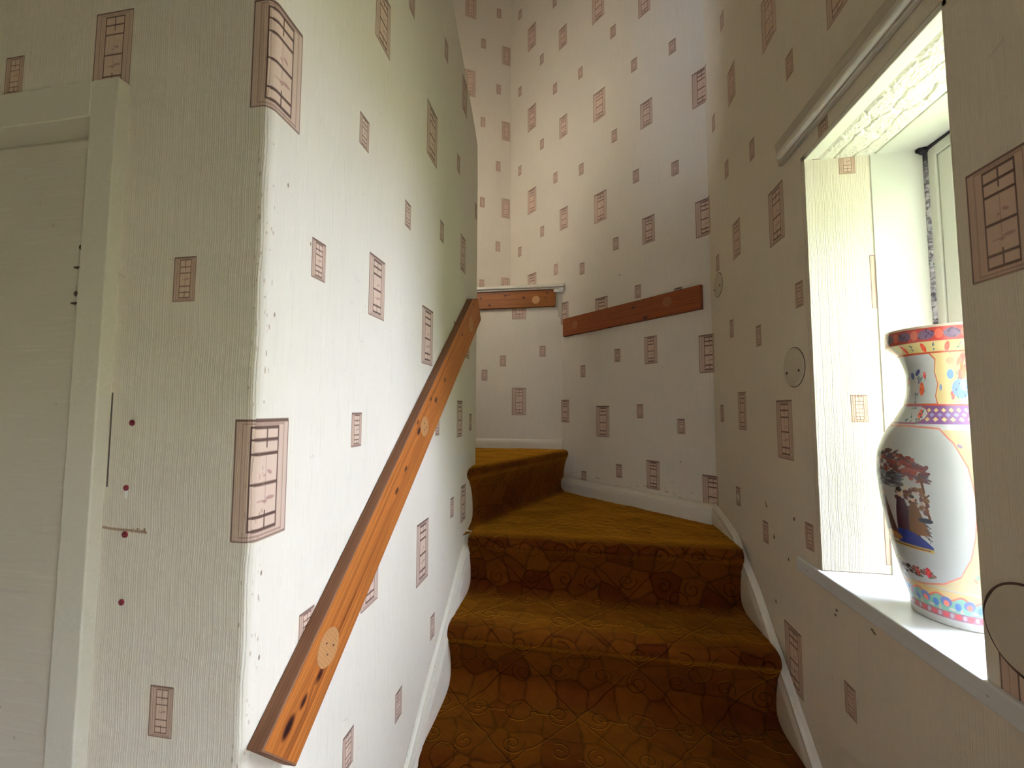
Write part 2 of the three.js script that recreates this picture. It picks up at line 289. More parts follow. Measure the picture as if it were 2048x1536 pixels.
{ // low wall at the turn
  const f = frame([0, 0, Dz], [1, 0, 0], UP, [0, 0, 1]), u0 = -0.62, u1 = -0.06, y0 = -0.25, y1 = 0.66;
  const map = wallpaper(u0, u1, y0, y1, 1024, 1024, [['L', -0.308, [0.114, 0.639, -0.41]], ['S', -0.3965, [0.293]], ['S', -0.1785, [0.342]], ['S', -0.5, [0.216]], ['M', -0.049, [0.574, 0.049]]], null);
  struct('wall_parapet', slab([[-1.12, FL], [Dx, FL], [Dx, 0.655], [-1.12, 0.655]], 0.08, f), wallMat(map, u0, u1, y0, y1, 0.0003));
  const g = slab([[Dx, Dz - 0.08], [K[0], K[2]], [-0.963, Dz], [-0.963, Dz - 0.001]], 0.04, new THREE.Matrix4().makeBasis(V(1, 0, 0), V(0, 0, 1), V(0, -1, 0)).setPosition(0, 0.65, 0));
  struct('trim_4', g, M.plaster, 'plain shelf behind the low wall');
}
struct('wall_landing_left', slab([[1.1, FL], [2.3, FL], [2.3, TOP], [1.1, TOP]], 0.06, frame([-1.1, 0, 0], [0, 0, -1], UP, [1, 0, 0])), M.plaster);
struct('wall_landing_front', [slab([[0.481, FL], [1.1, FL], [1.1, TOP], [0.481, TOP]], 0.06, frame([0, 0, -1.1], [-1, 0, 0], UP, [0, 0, -1]), [[[0.56, 0.95], [0.98, 0.95], [0.98, 1.52], [0.56, 1.52]]])], M.plaster);  // its unseen opening is added to bring fill light into the upper stairwell
struct('ceiling', box(-1.7, 0.95, TOP, TOP + 0.1, -2.7, 1.7), M.plaster);
struct('floor', box(-1.7, 0.95, FL - 0.1, FL, -2.7, 1.7), M.hallFloor);
struct('wall_hall_left', box(-1.7, -1.62, FL, TOP, -0.54, 1.6), M.plaster);
struct('wall_hall_rear', slab([[-0.904, FL], [1.7, FL], [1.7, TOP], [-0.904, TOP]], 0.1, frame([0, 0, 1.6], [-1, 0, 0], UP, [0, 0, -1]), [[[-0.43, -0.9], [-0.365, -0.9], [-0.365, 0.3], [-0.43, 0.3]]]), M.plaster);   // with an unseen slit added to throw fill light on the diagonal wall


// ---------------------------------------------------------------- stairs and carpet
const Y0 = -0.785, Y1 = -0.6035, Y2 = -0.4217, Y3 = -0.209, CL = -a + 0.021, CR = b - 0.021;
const steps = [[-0.499, -1.149], [-0.707, -0.967], [-0.914, Y0], [-1.119, Y1], [-1.33, Y2]];   // nosing z, tread height
const Pn = [-0.40, -1.345], Qn = [-0.03, -2.17];             // nosing line of the turning step (x, z)
const carpetTex = (() => {
  const W = 1536, [c, g] = canvas(W, W), [c2, h] = canvas(W, W), T = 0.62, S = W / T;
  g.fillStyle = 'rgb(214,214,214)'; g.fillRect(0, 0, W, W); h.fillStyle = 'rgb(170,170,170)'; h.fillRect(0, 0, W, W);
  for (let i = 0; i < 60000; i++) { const x = rnd() * W, y = rnd() * W, v = rnd(); g.fillStyle = v < 0.5 ? `rgba(120,112,108,${rr(0.05, 0.22)})` : `rgba(255,250,244,${rr(0.05, 0.2)})`; const s = rr(1, 4); g.fillRect(x, y, s, s * rr(0.6, 2)); h.fillStyle = v < 0.5 ? 'rgba(130,130,130,.3)' : 'rgba(205,205,205,.3)'; h.fillRect(x, y, s, s); }
  for (let i = 0; i < 500; i++) { g.fillStyle = rnd() < 0.5 ? `rgba(150,138,132,${rr(0.04, 0.12)})` : `rgba(255,255,250,${rr(0.04, 0.1)})`; g.beginPath(); g.ellipse(rnd() * W, rnd() * W, rr(10, 60), rr(6, 26), rnd() * 3, 0, 7); g.fill(); }
  const line = (pts, w = 0.0042, al = 0.42) => {        // carved groove
    for (const [dx, dy] of [[0, 0], [W, 0], [-W, 0], [0, W], [0, -W]]) {
      const go = (q, col, lw) => { q.strokeStyle = col; q.lineWidth = lw; q.lineCap = 'round'; q.lineJoin = 'round'; q.beginPath(); pts.forEach(([x, y], i) => { const X = x * S + dx, Y = y * S + dy; i ? q.lineTo(X, Y) : q.moveTo(X, Y); }); q.stroke(); };
      go(g, `rgba(58,40,34,${al})`, w * S * 0.8); go(h, 'rgba(40,40,40,.75)', w * S * 1.3); go(h, 'rgba(15,15,15,.8)', w * S * 0.6);
    }
  };
  const wob = (pts, n = 9, am = 0.0034) => { const o = []; for (let i = 0; i < pts.length - 1; i++) for (let k = 0; k < n; k++) { const t = k / n; o.push([pts[i][0] + (pts[i + 1][0] - pts[i][0]) * t + rr(-am, am), pts[i][1] + (pts[i + 1][1] - pts[i][1]) * t + rr(-am, am)]); } o.push(pts[pts.length - 1]); return o; };
  const spiral = (x, y, r, s, turns = 1.5, ph = 0) => { const o = []; for (let k = 0; k <= 34; k++) { const t = k / 34; o.push([x + r * (1 - 0.78 * t) * Math.cos(ph + s * t * turns * 6.283), y + r * (1 - 0.78 * t) * Math.sin(ph + s * t * turns * 6.283)]); } line(o, 0.004, 0.42); };
  const H = T / 2;
  for (let i = 0; i < 2; i++) for (let j = 0; j < 2; j++) {
    const x = i * H, y = j * H;
    line(wob([[x, y + H / 2], [x + H / 2, y], [x + H, y + H / 2], [x + H / 2, y + H], [x, y + H / 2]]));
    const ring = (cx, cy, r) => { const p = []; for (let k = 0; k <= 8; k++) p.push([cx + r * Math.cos(k * 0.785 + 0.39) * rr(0.93, 1.07), cy + r * Math.sin(k * 0.785 + 0.39) * rr(0.93, 1.07)]); p[8] = p[0]; line(wob(p, 4, 0.0022), 0.0036, 0.4); };
    ring(x + H / 2, y + H / 2, 0.034); ring(x, y, 0.03);
    for (const [px, py] of [[0.5, 0.16], [0.84, 0.5], [0.5, 0.84], [0.16, 0.5]]) spiral(x + px * H, y + py * H, 0.03, (px + py) * 10 % 2 > 1 ? 1 : -1, 1.4, px * 7 + py * 3);
    for (const [px, py] of [[0.2, 0.12], [0.82, 0.1], [0.86, 0.86], [0.14, 0.88]]) spiral(x + px * H, y + py * H, 0.026, px > 0.5 ? 1 : -1, 1.2, py * 5);
    line(wob([[x + H / 2 - 0.034, y + H / 2], [x + 0.05, y + H / 2]], 8)); line(wob([[x + H / 2 + 0.034, y + H / 2], [x + H - 0.05, y + H / 2]], 8));
  }
  const t = tex(c, true, THREE.RepeatWrapping), u = tex(c2, false, THREE.RepeatWrapping); t.repeat.set(1 / T, 1 / T); u.repeat.set(1 / T, 1 / T);
  return [t, u];
})();
M.carpet = new THREE.MeshPhysicalMaterial({ map: carpetTex[0], bumpMap: carpetTex[1], bumpScale: 0.0011, roughness: 1, vertexColors: true, specularIntensity: 0.1, sheen: 2, sheenRoughness: 0.75, sheenColor: new THREE.Color().setRGB(1, 0.43, 0.025) });
{
  const nz = new ImprovedNoise();
  const soft = (p, k) => { const n = 0.0035 * nz.noise(p[0] * 9, p[1] * 9, p[2] * 9) + 0.0012 * nz.noise(p[0] * 42, p[1] * 42, p[2] * 42); return [p[0], p[1] + n * k, p[2] + n * (1 - k)]; };
  // profile of the straight steps (z, y), from the hall floor up to the turning tread
  const ctl = [[-0.30, FL + 0.008], [-0.44, FL + 0.008]];
  steps.forEach(([z, y], i) => {
    const p = i ? steps[i - 1][1] : FL;
    ctl.push([z - 0.012, p + 0.004], [z - 0.036, p + 0.022], [z - 0.036, y - 0.11], [z - 0.016, y - 0.052], [z - 0.001, y - 0.026], [z - 0.006, y - 0.007], [z - 0.03, y]);
    if (i < 4) ctl.push([z - 0.12, y - 0.001]);
  });
  ctl.push([-1.42, Y2], [-1.46, Y2]);
  const curve = new THREE.CatmullRomCurve3(ctl.map(([z, y]) => V(0, y, z)), false, 'centripetal');
  const NV = 620, prof = curve.getSpacedPoints(NV), L = curve.getLength();
  // the carpet's crazy-paved design: carved cells of gold, rust and maroon pile
  const fb = (x, y, z, f) => nz.noise(x * f, y * f, z * f) + 0.5 * nz.noise(x * f * 2.3, y * f * 2.3, z * f * 2.3) + 0.3 * nz.noise(x * f * 5.1, y * f * 5.1, z * f * 5.1);
  const hash = (i, j, k) => { const t = Math.sin(i * 127.1 + j * 311.7 + k * 74.7) * 43758.5453; return t - Math.floor(t); };
  const MAROON = [0.086, 0.0145, 0.0026], GOLD = [0.25, 0.078, 0.0055], CELL = 0.078;
  const cellColour = (p, q) => {                // p,q: metres across and along the carpet
    const pw = p + 0.008 * nz.noise(p * 22, q * 22, 1), qw = q + 0.008 * nz.noise(p * 22, q * 22, 7), ci = Math.floor(pw / CELL), cj = Math.floor(qw / CELL);
    let d1 = 9, d2 = 9, id = [0, 0, 0, 0];
    for (let i = ci - 1; i <= ci + 1; i++) for (let j = cj - 1; j <= cj + 1; j++) { const cx = (i + 0.15 + 0.7 * hash(i, j, 1)) * CELL, cy = (j + 0.15 + 0.7 * hash(i, j, 2)) * CELL, d = Math.hypot(pw - cx, qw - cy); if (d < d1) { d2 = d1; d1 = d; id = [i, j, cx, cy]; } else if (d < d2) d2 = d; }
    const h = hash(id[0], id[1], 3);
    const k = 0.05 + 0.4 * h;
    const g = 1 - 0.62 * Math.exp(-(((d2 - d1) / 0.0042) ** 2)), m = (1 + 0.14 * fb(p, q, 0.5, 30)) * g;
    return MAROON.map((v, i) => (v + (GOLD[i] - v) * k) * m);
  };
  const paintPile = (geo) => { const p = geo.attributes.uv, c = []; for (let i = 0; i < p.count; i++) c.push(...cellColour(p.getX(i), p.getY(i))); geo.setAttribute('color', new THREE.Float32BufferAttribute(c, 3)); return geo; };
  const P = [], UV = [], NX = 210;
  prof.forEach((p, i) => { const r = [], q = []; for (let j = 0; j <= NX; j++) { const x = CL + (CR - CL) * j / NX; r.push(soft([x, p.y, p.z], 0.5)); q.push([x, i / NV * L]); } P.push(r); UV.push(q); });
  const straight = paintPile(gridSurface(P, UV));
  // turning tread: flat, from the last nosing back to the diagonal wall
  const uv0 = L - 1.46;
  const flat = (pts, y, n = 46) => {                       // quad patch a,b,c,d (x,z)
    const [A, B, C, D] = pts, P = [], UV = [];
    for (let i = 0; i <= n; i++) { const r = [], q = []; for (let j = 0; j <= n; j++) { const s = j / n, t = i / n;
      const x = (A[0] * (1 - s) + B[0] * s) * (1 - t) + (D[0] * (1 - s) + C[0] * s) * t, z = (A[1] * (1 - s) + B[1] * s) * (1 - t) + (D[1] * (1 - s) + C[1] * s) * t;
      r.push(soft([x, y, z], 1)); q.push([x, uv0 - z]); } P.push(r); UV.push(q); }
    return gridSurface(P, UV);
  };
  const bS = (s) => { const p = Bp(s, 0, 0.002); return [p[0], p[2]]; };
  const dx = Qn[0] - Pn[0], dz = Qn[1] - Pn[1], len = Math.hypot(dx, dz), ex = dx / len, ezz = dz / len, nx = -ezz, nzz = ex;   // n points down the flight
  const tread2 = paintPile(flat([[CL, -1.455], [CR, -1.455], bS(0.02), bS(0.83)], Y2, 170));
  // riser and rounded nosing along the turn line
  const rise = new THREE.CatmullRomCurve3([[0.02, Y2 - 0.002], [-0.012, Y2 + 0.004], [-0.03, Y2 + 0.022], [-0.03, Y3 - 0.11], [-0.014, Y3 - 0.052], [0, Y3 - 0.026], [-0.005, Y3 - 0.007], [-0.03, Y3], [-0.06, Y3]].map(([n, y]) => V(n, y, 0)), false, 'centripetal');
  const rp = rise.getSpacedPoints(70), rl = rise.getLength(), P3 = [], UV3 = [];
  rp.forEach((p, i) => { const r = [], q = []; for (let j = 0; j <= 70; j++) { const t = j / 70 * len; r.push(soft([Pn[0] + ex * t + nx * p.x, p.y, Pn[1] + ezz * t + nzz * p.x], 0.5)); q.push([t, 0.3 + i / 70 * rl]); } P3.push(r); UV3.push(q); });
  const o3 = [[Pn[0] - nx * 0.058, Pn[1] - nzz * 0.058], [Qn[0] - nx * 0.058, Qn[1] - nzz * 0.058]];
  const tread3 = paintPile(flat([o3[0], o3[1], [-1.1, -2.17], [-1.1, -1.06]], Y3, 110));
  const riser3 = paintPile(gridSurface(P3, UV3));
  const t = thing('stair_carpet', 'rust-brown carved pile carpet fitted over the winding stairs', 'carpet', [0.06, FL, -1.1]);
  const carpet = part('pile', mergeGeometries([straight, tread2, riser3, tread3]), M.carpet, t);
  // the wooden steps underneath
  const body = [];
  steps.forEach(([z, y], i) => { body.push(box(CL - 0.015, CR + 0.015, FL, y - 0.012, i < 4 ? steps[i + 1][0] - 0.05 : -1.5, z - 0.048)); });
  struct('floor_stairs', body, M.hallFloor);
  struct('floor_winder', [slab([[-a, 1.47], [b, 1.47], [bS(0.02)[0], -bS(0.02)[1]], [bS(0.83)[0], -bS(0.83)[1]], [-0.3, 1.8]], 0.5, new THREE.Matrix4().makeBasis(V(1, 0, 0), V(0, 0, -1), V(0, 1, 0)).setPosition(0, Y2 - 0.012, 0)),
    slab([[o3[0][0], -o3[0][1]], [o3[1][0], -o3[1][1]], [-0.12, 2.16], [-1.09, 2.16], [-1.09, 1.11], [-0.49, 1.11], [-0.49, 1.5]], 0.4, new THREE.Matrix4().makeBasis(V(1, 0, 0), V(0, 0, -1), V(0, 1, 0)).setPosition(0, Y3 - 0.012, 0))], M.hallFloor);
}

// ---------------------------------------------------------------- skirtings
{
  // raking strings: board with a moulded top, u = -z
  const string = (name, side, top, low) => {
    const f = side < 0 ? frame([-a + 0.02, 0, 0], [0, 0, -1], UP, [1, 0, 0]) : frame([b - 0.02, 0, 0], [0, 0, 1], UP, [-1, 0, 0]);
    const s = side < 0 ? 1 : -1, q = (l) => l.map(([u, y]) => [u * s, y]), rev = (l) => (side < 0 ? l : l.slice().reverse());
    const board = slab(rev(q([...low, ...top])), 0.0195, f);
    // moulding: small profile swept along the top edge
    const prof = [[0.001, 0.004], [0.006, 0.003], [0.0125, -0.002], [0.019, -0.010], [0.0215, -0.018], [0.0225, -0.034], [0.0205, -0.037], [0.0195, -0.039]];
    const P = [], UV = [];
    top.slice().reverse().forEach(([u, y], i) => { P.push(prof.map(([n, d]) => [side < 0 ? -a + n : b - n, y + d * 1.15, -u])); UV.push(prof.map((p, k) => [u, k * 0.008])); });
    const gs = toCreasedNormals(gridSurface(P, UV), 0.5);
    const g = structGroup(name, [side < 0 ? -a + 0.01 : b - 0.01, low[0][1], -0.9]);
    part('board', board, M.gloss, g); part('moulding', gs, M.gloss, g, 'moulded top edge of the skirting');
    return g;
  };
  string('baseboard_left', -1, [[1.388, -0.421], [1.157, -0.588], [0.975, -0.716], [0.881, -0.79], [0.46, -1.1]], [[0.46, FL], [1.388, FL]]);
  string('baseboard_right', 1, [[1.625, -0.359], [1.6, -0.362], [1.5, -0.384], [1.425, -0.406], [1.393, -0.432], [1.275, -0.515], [1.178, -0.606], [1.084, -0.69], [1.005, -0.764], [0.75, -0.985], [0.45, -1.24]], [[0.45, FL], [1.625, FL]]);
  const sk = (len, h, th) => { const s = polyShape([[0, 0], [th, 0], [th, h * 0.5], [th * 0.97, h * 0.68], [th * 0.86, h * 0.83], [th * 0.66, h * 0.93], [th * 0.4, h * 0.985], [th * 0.12, h], [0, h * 0.97]]); return plain(new THREE.ExtrudeGeometry(s, { depth: len, bevelEnabled: false })); };
  // profile plane (out from wall, up), extruded along the wall
  struct('baseboard_back', sk(0.775, 0.075, 0.03).applyMatrix4(new THREE.Matrix4().makeBasis(V(...nb), V(0, 1, 0), V(-eb[0], 0, -eb[2])).setPosition(V(...Bp(0.007, Y2 - 0.006)))), M.gloss);
  struct('baseboard_parapet', sk(1.02, 0.054, 0.02).applyMatrix4(new THREE.Matrix4().makeBasis(V(0, 0, 1), V(0, 1, 0), V(-1, 0, 0)).setPosition(V(Dx - 0.002, Y3 - 0.004, Dz))), M.gloss);
}
{ // cap on the low wall, with the little end bracket and the edge strip
  const g = structGroup('trim_1', [-0.55, 0.64, Dz]);
  part('cap', [box(-1.1, -0.058, 0.657, 0.676, Dz - 0.02, Dz + 0.034, 0.006)], M.gloss, g);
  part('moulding', [box(-1.1, -0.062, 0.649, 0.658, Dz, Dz + 0.022, 0.003)], M.gloss, g);
  part('bracket', [box(-0.118, -0.064, 0.628, 0.650, Dz, Dz + 0.022, 0.008), box(-0.09, -0.064, 0.636, 0.652, Dz, Dz + 0.028, 0.004)], M.white, g, 'small white scotia block at the end of the cap');
  part('edge_strip', [box(-0.094, -0.0735, 0.50, 0.63, Dz, Dz + 0.004, 0.001)], M.dull, g);
}

// ---------------------------------------------------------------- handrails
const PINE = [184, 108, 46];
M.plug = wood(woodTex(0.1, 0.1, [198, 144, 92], [], 256, 256), { clearcoat: 0.15 });
M.plugDark = wood(woodTex(0.1, 0.1, [150, 96, 56], [], 256, 256), { clearcoat: 0.15 });
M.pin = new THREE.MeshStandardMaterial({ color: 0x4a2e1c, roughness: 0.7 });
function handrail(label, base, m4, pts, th, mat, plugs, plugMat, bevel = 0.0022) {
  const t = thing('handrail', label, 'handrail', base, 'pine handrail boards up the stairs');
  part('board', slab(pts, th, m4, [], bevel), mat, t);
  for (const [u, v, r] of plugs) {
    const g = new THREE.CylinderGeometry(r * 0.97, r, 0.0016, 40).rotateX(Math.PI / 2).translate(u, v, 0.0004).applyMatrix4(m4);
    const p = part('plug', g, plugMat, t, 'pale round filler disc let into the rail');
    for (const [dx, dy] of [[-0.3, -0.15], [0.25, -0.35], [0.05, 0.4]]) part('pin', new THREE.SphereGeometry(0.0012, 8, 6).translate(u + dx * r, v + dy * r, 0.0014).applyMatrix4(m4), M.pin, p);
  }
  return t;
}
{
  const ez = [0, 0.64495, -0.76423], wz = [0, 0.76423, 0.64495], m4 = frame([-a + 0.022, -0.393, -0.436], ez, wz, [1, 0, 0]);
  const map = woodTex(1.36, 0.14, PINE, [[0.03, 0.108, 0.009, 1.6], [0.059, 0.099, 0.006], [0.093, 0.087, 0.007, 0.7], [0.566, 0.11, 0.008], [0.574, 0.13, 0.005, 0.6], [0.699, 0.095, 0.007], [0.672, 0.12, 0.005], [0.465, 0.096, 0.005], [0.408, 0.094, 0.006], [1.019, 0.105, 0.006, 0.8], [0.789, 0.094, 0.006]]);
  map.offset.set(0, 1); // v runs downwards from the top edge
  handrail('long pine handrail board rising along the white left wall', [-a + 0.011, -0.47, -0.47], m4, [[0, 0], [0.004, -0.09], [1.277, -0.117], [1.288, -0.034], [1.209, 0.002]], 0.0215, [wood(map), wood(woodTex(1.36, 0.03, [134, 94, 68], []), { roughness: 0.9, clearcoat: 0 })], [[0.124, -0.043, 0.026], [0.598, -0.045, 0.024], [1.133, -0.06, 0.026]], M.plug);
}
{
  const m4 = frame([Bp(0.775, 0)[0] + nb[0] * 0.02, 0.386, Bp(0.775, 0)[2] + nb[2] * 0.02], eb, UP, nb);
  const map = woodTex(0.78, 0.095, [140, 68, 24], [[0.44, 0.07, 0.007], [0.5, 0.012, 0.01, 0.7], [0.3, 0.05, 0.004]]);
  handrail('level pine handrail board on the diagonal wall at the turn', Bp(0.4, 0.386, 0.01), m4, [[0.002, 0], [0.745, 0.004], [0.745, 0.1], [0.002, 0.094]], 0.0195, wood(map), [[0.605, 0.06, 0.022], [0.09, 0.05, 0.02]], M.plugDark);
}
{
  const m4 = frame([-1.0, 0.552, Dz + 0.024], [1, 0, 0], UP, [0, 0, 1]);
  const map = woodTex(0.92, 0.1, [144, 84, 24], [[0.62, 0.07, 0.006], [0.64, 0.072, 0.004], [0.53, 0.02, 0.006], [0.85, 0.075, 0.006], [0.72, 0.055, 0.007, 0.6], [0.84, 0.05, 0.004], [0.48, 0.06, 0.006]]);
  const t = handrail('short pine handrail board under the white cap of the low wall', [-0.5, 0.552, Dz], m4, [[0, -0.003], [0.893, 0.003], [0.893, 0.08], [0, 0.078]], 0.023, wood(map), [[0.787, 0.04, 0.022]], M.plug);
  part('backing_strip', box(-1.0, -0.118, 0.56, 0.648, Dz + 0.0005, Dz + 0.012), wood(woodTex(0.92, 0.1, [132, 74, 28], [])), t, 'darker strip of pine behind the board');
}

// ---------------------------------------------------------------- window: reveal, frame, pane, sill
{
  const map = wallpaper(0.5, 0.66, -0.36, 0.58, 420, 2048, [['S', 0.5995, [0.583, 0.032]], ['M', 0.665, [0.337, -0.205]]], (g, X, Y, sx, sy) => {
    g.fillStyle = 'rgba(196,176,152,.6)'; for (let i = 0; i < 40; i++) g.fillRect(X(rr(0.637, 0.644)), Y(rr(-0.34, 0.56)), sx * 0.001, sy * rr(0.003, 0.02));
    g.fillStyle = 'rgba(80,60,44,.8)'; g.fillRect(X(0.53), Y(0.5655), sx * 0.11, sy * 0.0012); g.fillRect(X(0.514), Y(-0.3395), sx * 0.13, sy * 0.0015);
  });
  struct('wall_reveal_far', slab([[b, Ys - 0.02], [0.644, Ys - 0.02], [0.644, Yl + 0.01], [b, Yl + 0.01]], 0.014, frame([0, 0, zj], [1, 0, 0], UP, [0, 0, 1])), wallMat(map, 0.5, 0.66, -0.36, 0.58, 0.0009));
  struct('wall_reveal_near', slab([[b, -zn], [0.76, 0.618], [0.9, 0.618], [0.9, 0.598], [0.75, 0.598], [b + 0.004, -zn - 0.016]], Yl - Ys + 0.03, new THREE.Matrix4().makeBasis(V(1, 0, 0), V(0, 0, -1), V(0, 1, 0)).setPosition(0, Yl + 0.01, 0)), M.white);
  // smooth strip of plaster and the stone-embossed panel overhead
  struct('trim_2', [box(b, 0.542, Yl, Yl + 0.012, zj - 0.01, zn + 0.01, 0.002)], M.white, 'smooth white strip of the window head');
  const n = new ImprovedNoise(), P = [], UV = [], NZ = 260, NX = 90, x0 = 0.541, x1 = 0.655, z0 = zj - 0.004, z1 = zn + 0.004;
  const cells = []; for (let i = 0; i < 15; i++) cells.push([x0 + (i % 3 + 0.5 + rr(-0.3, 0.3)) * (x1 - x0) / 3, z0 + (Math.floor(i / 3) + 0.5 + rr(-0.35, 0.35)) * (z1 - z0) / 5, rr(-0.0008, 0.0016)]);
  for (let i = 0; i <= NZ; i++) { const r = [], q = []; for (let j = 0; j <= NX; j++) {
    const x = x0 + (x1 - x0) * j / NX, z = z0 + (z1 - z0) * i / NZ;
    const ds = cells.map(([cx, cz, h]) => [Math.hypot((x - cx) * 1.3 + 0.006 * n.noise(x * 60, z * 60, 3), (z - cz) * 0.75 + 0.006 * n.noise(x * 60, z * 60, 9)), h]).sort((p, q) => p[0] - q[0]);
    const gap = ds[1][0] - ds[0][0], joint = 1 - Math.exp(-((gap / 0.0035) ** 2)), edge = Math.min(1, Math.min(j, NX - j) / 7);
    const rough = Math.abs(n.noise(x * 150, z * 110, 1)) * 0.0032 + Math.abs(n.noise(x * 330, z * 300, 5)) * 0.0014;
    const h = joint * (0.0028 + ds[0][1] + rough) * edge;
    r.push([x, Yl + 0.0015 - h, z]); q.push([x, z]); } P.push(r); UV.push(q); }
  struct('trim_3', gridSurface(P, UV), M.white, 'white stone-embossed panel of the window head');
  // white lining boards, frame, sash and pane
  const w = structGroup('window_1', [0.77, Ys, (zj + zn) / 2]);
  part('jamb_board', box(0.644, 0.9, Ys - 0.01, Yl, zj - 0.012, zj + 0.0022, 0.0015), M.plastic, w);
  part('head_board', box(0.655, 0.9, Yl - 0.002, Yl + 0.012, zj - 0.01, -0.606, 0.0015), M.plastic, w);
  const zw = -0.618, xf = 0.7495, xo = 0.80, fw = 0.026, sw = 0.062;
  part('frame', [box(xf, xo, Ys, Yl - 0.002, zj + 0.002, zj + fw, 0.003), box(xf, xo, Ys, Yl - 0.002, zw - fw, zw, 0.003), box(xf, xo, Yl - 0.002 - fw, Yl - 0.002, zj + fw - 0.002, zw - fw + 0.002, 0.003), box(xf, xo, Ys, Ys + fw, zj + fw - 0.002, zw - fw + 0.002, 0.003)], M.plastic, w);
  const s = part('sash', [box(xf + 0.002, xo - 0.006, Ys + fw, Yl - 0.002 - fw, zj + fw, zj + sw, 0.006), box(xf + 0.002, xo - 0.006, Ys + fw, Yl - 0.002 - fw, zw - sw * 0.7, zw - fw, 0.006), box(xf + 0.002, xo - 0.006, Yl - 0.002 - sw, Yl - 0.002 - fw, zj + sw - 0.004, zw - sw * 0.7 + 0.004, 0.006), box(xf + 0.002, xo - 0.006, Ys + fw, Ys + sw, zj + sw - 0.004, zw - sw * 0.7 + 0.004, 0.006)], M.plastic, w);
  part('pane', box(0.772, 0.776, Ys + sw - 0.01, Yl - 0.055, zj + sw - 0.008, zw - sw * 0.7 + 0.008), new THREE.MeshPhysicalMaterial({ color: 0xffffff, roughness: 0, transmission: 1, thickness: 0, ior: 1.5 }), s);
  // mouldy bead of sealant in the angle of lining and frame
  const [c, g] = canvas(256, 2048); g.fillStyle = 'rgb(176,174,170)'; g.fillRect(0, 0, 256, 2048);
  for (let i = 0; i < 2600; i++) { const y = rnd() * 2048, k = Math.exp(-y / 130); const v = rnd() < 0.42 + k ? rr(30, 110) : rr(150, 220); g.fillStyle = `rgba(${v},${v * 0.95},${v * 0.97},${rr(0.25, 0.8)})`; g.beginPath(); g.ellipse(rnd() * 256, y, rr(5, 40), rr(2, 11), 0, 0, 7); g.fill(); }
  for (let i = 0; i < 500; i++) { g.fillStyle = `rgba(24,20,24,${rr(0.3, 0.8)})`; g.beginPath(); g.ellipse(rnd() * 256, Math.abs(rr(0, 60)), rr(5, 30), rr(3, 12), 0, 0, 7); g.fill(); }
  const bead = new THREE.CylinderGeometry(0.0052, 0.0052, Yl - Ys - 0.004, 14, 40, false); { const p = bead.attributes.position, nn = new ImprovedNoise(); for (let i = 0; i < p.count; i++) { const k = 1 + 0.16 * nn.noise(p.getX(i) * 200, p.getY(i) * 60, p.getZ(i) * 200); p.setX(i, p.getX(i) * k); p.setZ(i, p.getZ(i) * k); } bead.computeVertexNormals(); }
  part('sealant_bead', bead.translate(xf, (Yl + Ys) / 2, zj + 0.0035), new THREE.MeshStandardMaterial({ map: tex(c), roughness: 0.8 }), w, 'mould-speckled bead of sealant');
  const black = new THREE.MeshStandardMaterial({ color: 0x151115, roughness: 0.95 });
  const pts = []; for (let k = 0; k <= 24; k++) { const t = k / 24; pts.push(V(xf - 0.001, Yl - 0.0045, zj + 0.002 + t * 0.2)); }
  const hb = new THREE.TubeGeometry(new THREE.CatmullRomCurve3(pts), 60, 0.0045, 8); { const p = hb.attributes.position; for (let i = 0; i < p.count; i++) { const t = (p.getZ(i) - zj) / 0.2, k = 0.55 + 0.9 * Math.exp(-t * 9); p.setX(i, xf - 0.001 + (p.getX(i) - xf + 0.001) * k); p.setY(i, Yl - 0.0045 + (p.getY(i) - Yl + 0.0045) * k); } hb.computeVertexNormals(); }
  const blob = new THREE.IcosahedronGeometry(0.009, 3).scale(1.5, 1.0, 1.2); { const p = blob.attributes.position, nn = new ImprovedNoise(); for (let i = 0; i < p.count; i++) { const k = 1 + 0.35 * nn.noise(p.getX(i) * 130, p.getY(i) * 130, p.getZ(i) * 130); p.setXYZ(i, p.getX(i) * k, p.getY(i) * k, p.getZ(i) * k); } blob.computeVertexNormals(); }
  part('mould', [hb, blob.translate(xf - 0.006, Yl - 0.005, zj + 0.005)], black, w, 'black mould in the top corner of the frame');
  // gloss sill board with horns past the opening
  const sillOut = [[0.506, 1.06], [b + 0.001, 1.06], [b + 0.001, -zj + 0.002], [0.76, -zj + 0.002], [0.76, 0.62], [b + 0.001, -zn - 0.002], [b + 0.001, 0.555], [0.506, 0.555]];
  part('sill', slab(sillOut.reverse(), 0.031, new THREE.Matrix4().makeBasis(V(1, 0, 0), V(0, 0, -1), V(0, 1, 0)).setPosition(0, Ys, 0), [], 0.0022), M.sill, w, 'glossy white window sill board');
  struct('wall_under_sill', box(b + 0.01, 0.9, Ys - 0.031, Ys - 0.012, zj - 0.014, -0.604), M.plaster);
}
{ // the hall's other window in the same wall, behind the viewer: it rakes across the door wall
  const w = structGroup('window_2', [0.77, -0.8, 0.47]);
  part('frame', [box(0.82, 0.87, -0.8, -0.1, 0.17, 0.2, 0.004), box(0.82, 0.87, -0.8, -0.1, 0.74, 0.77, 0.004), box(0.82, 0.87, -0.13, -0.1, 0.19, 0.75, 0.004), box(0.82, 0.87, -0.8, -0.77, 0.19, 0.75, 0.004)], M.plastic, w);
  part('pane', box(0.844, 0.848, -0.775, -0.125, 0.195, 0.745), new THREE.MeshPhysicalMaterial({ color: 0xffffff, roughness: 0, transmission: 1, thickness: 0, ior: 1.5 }), w);
}
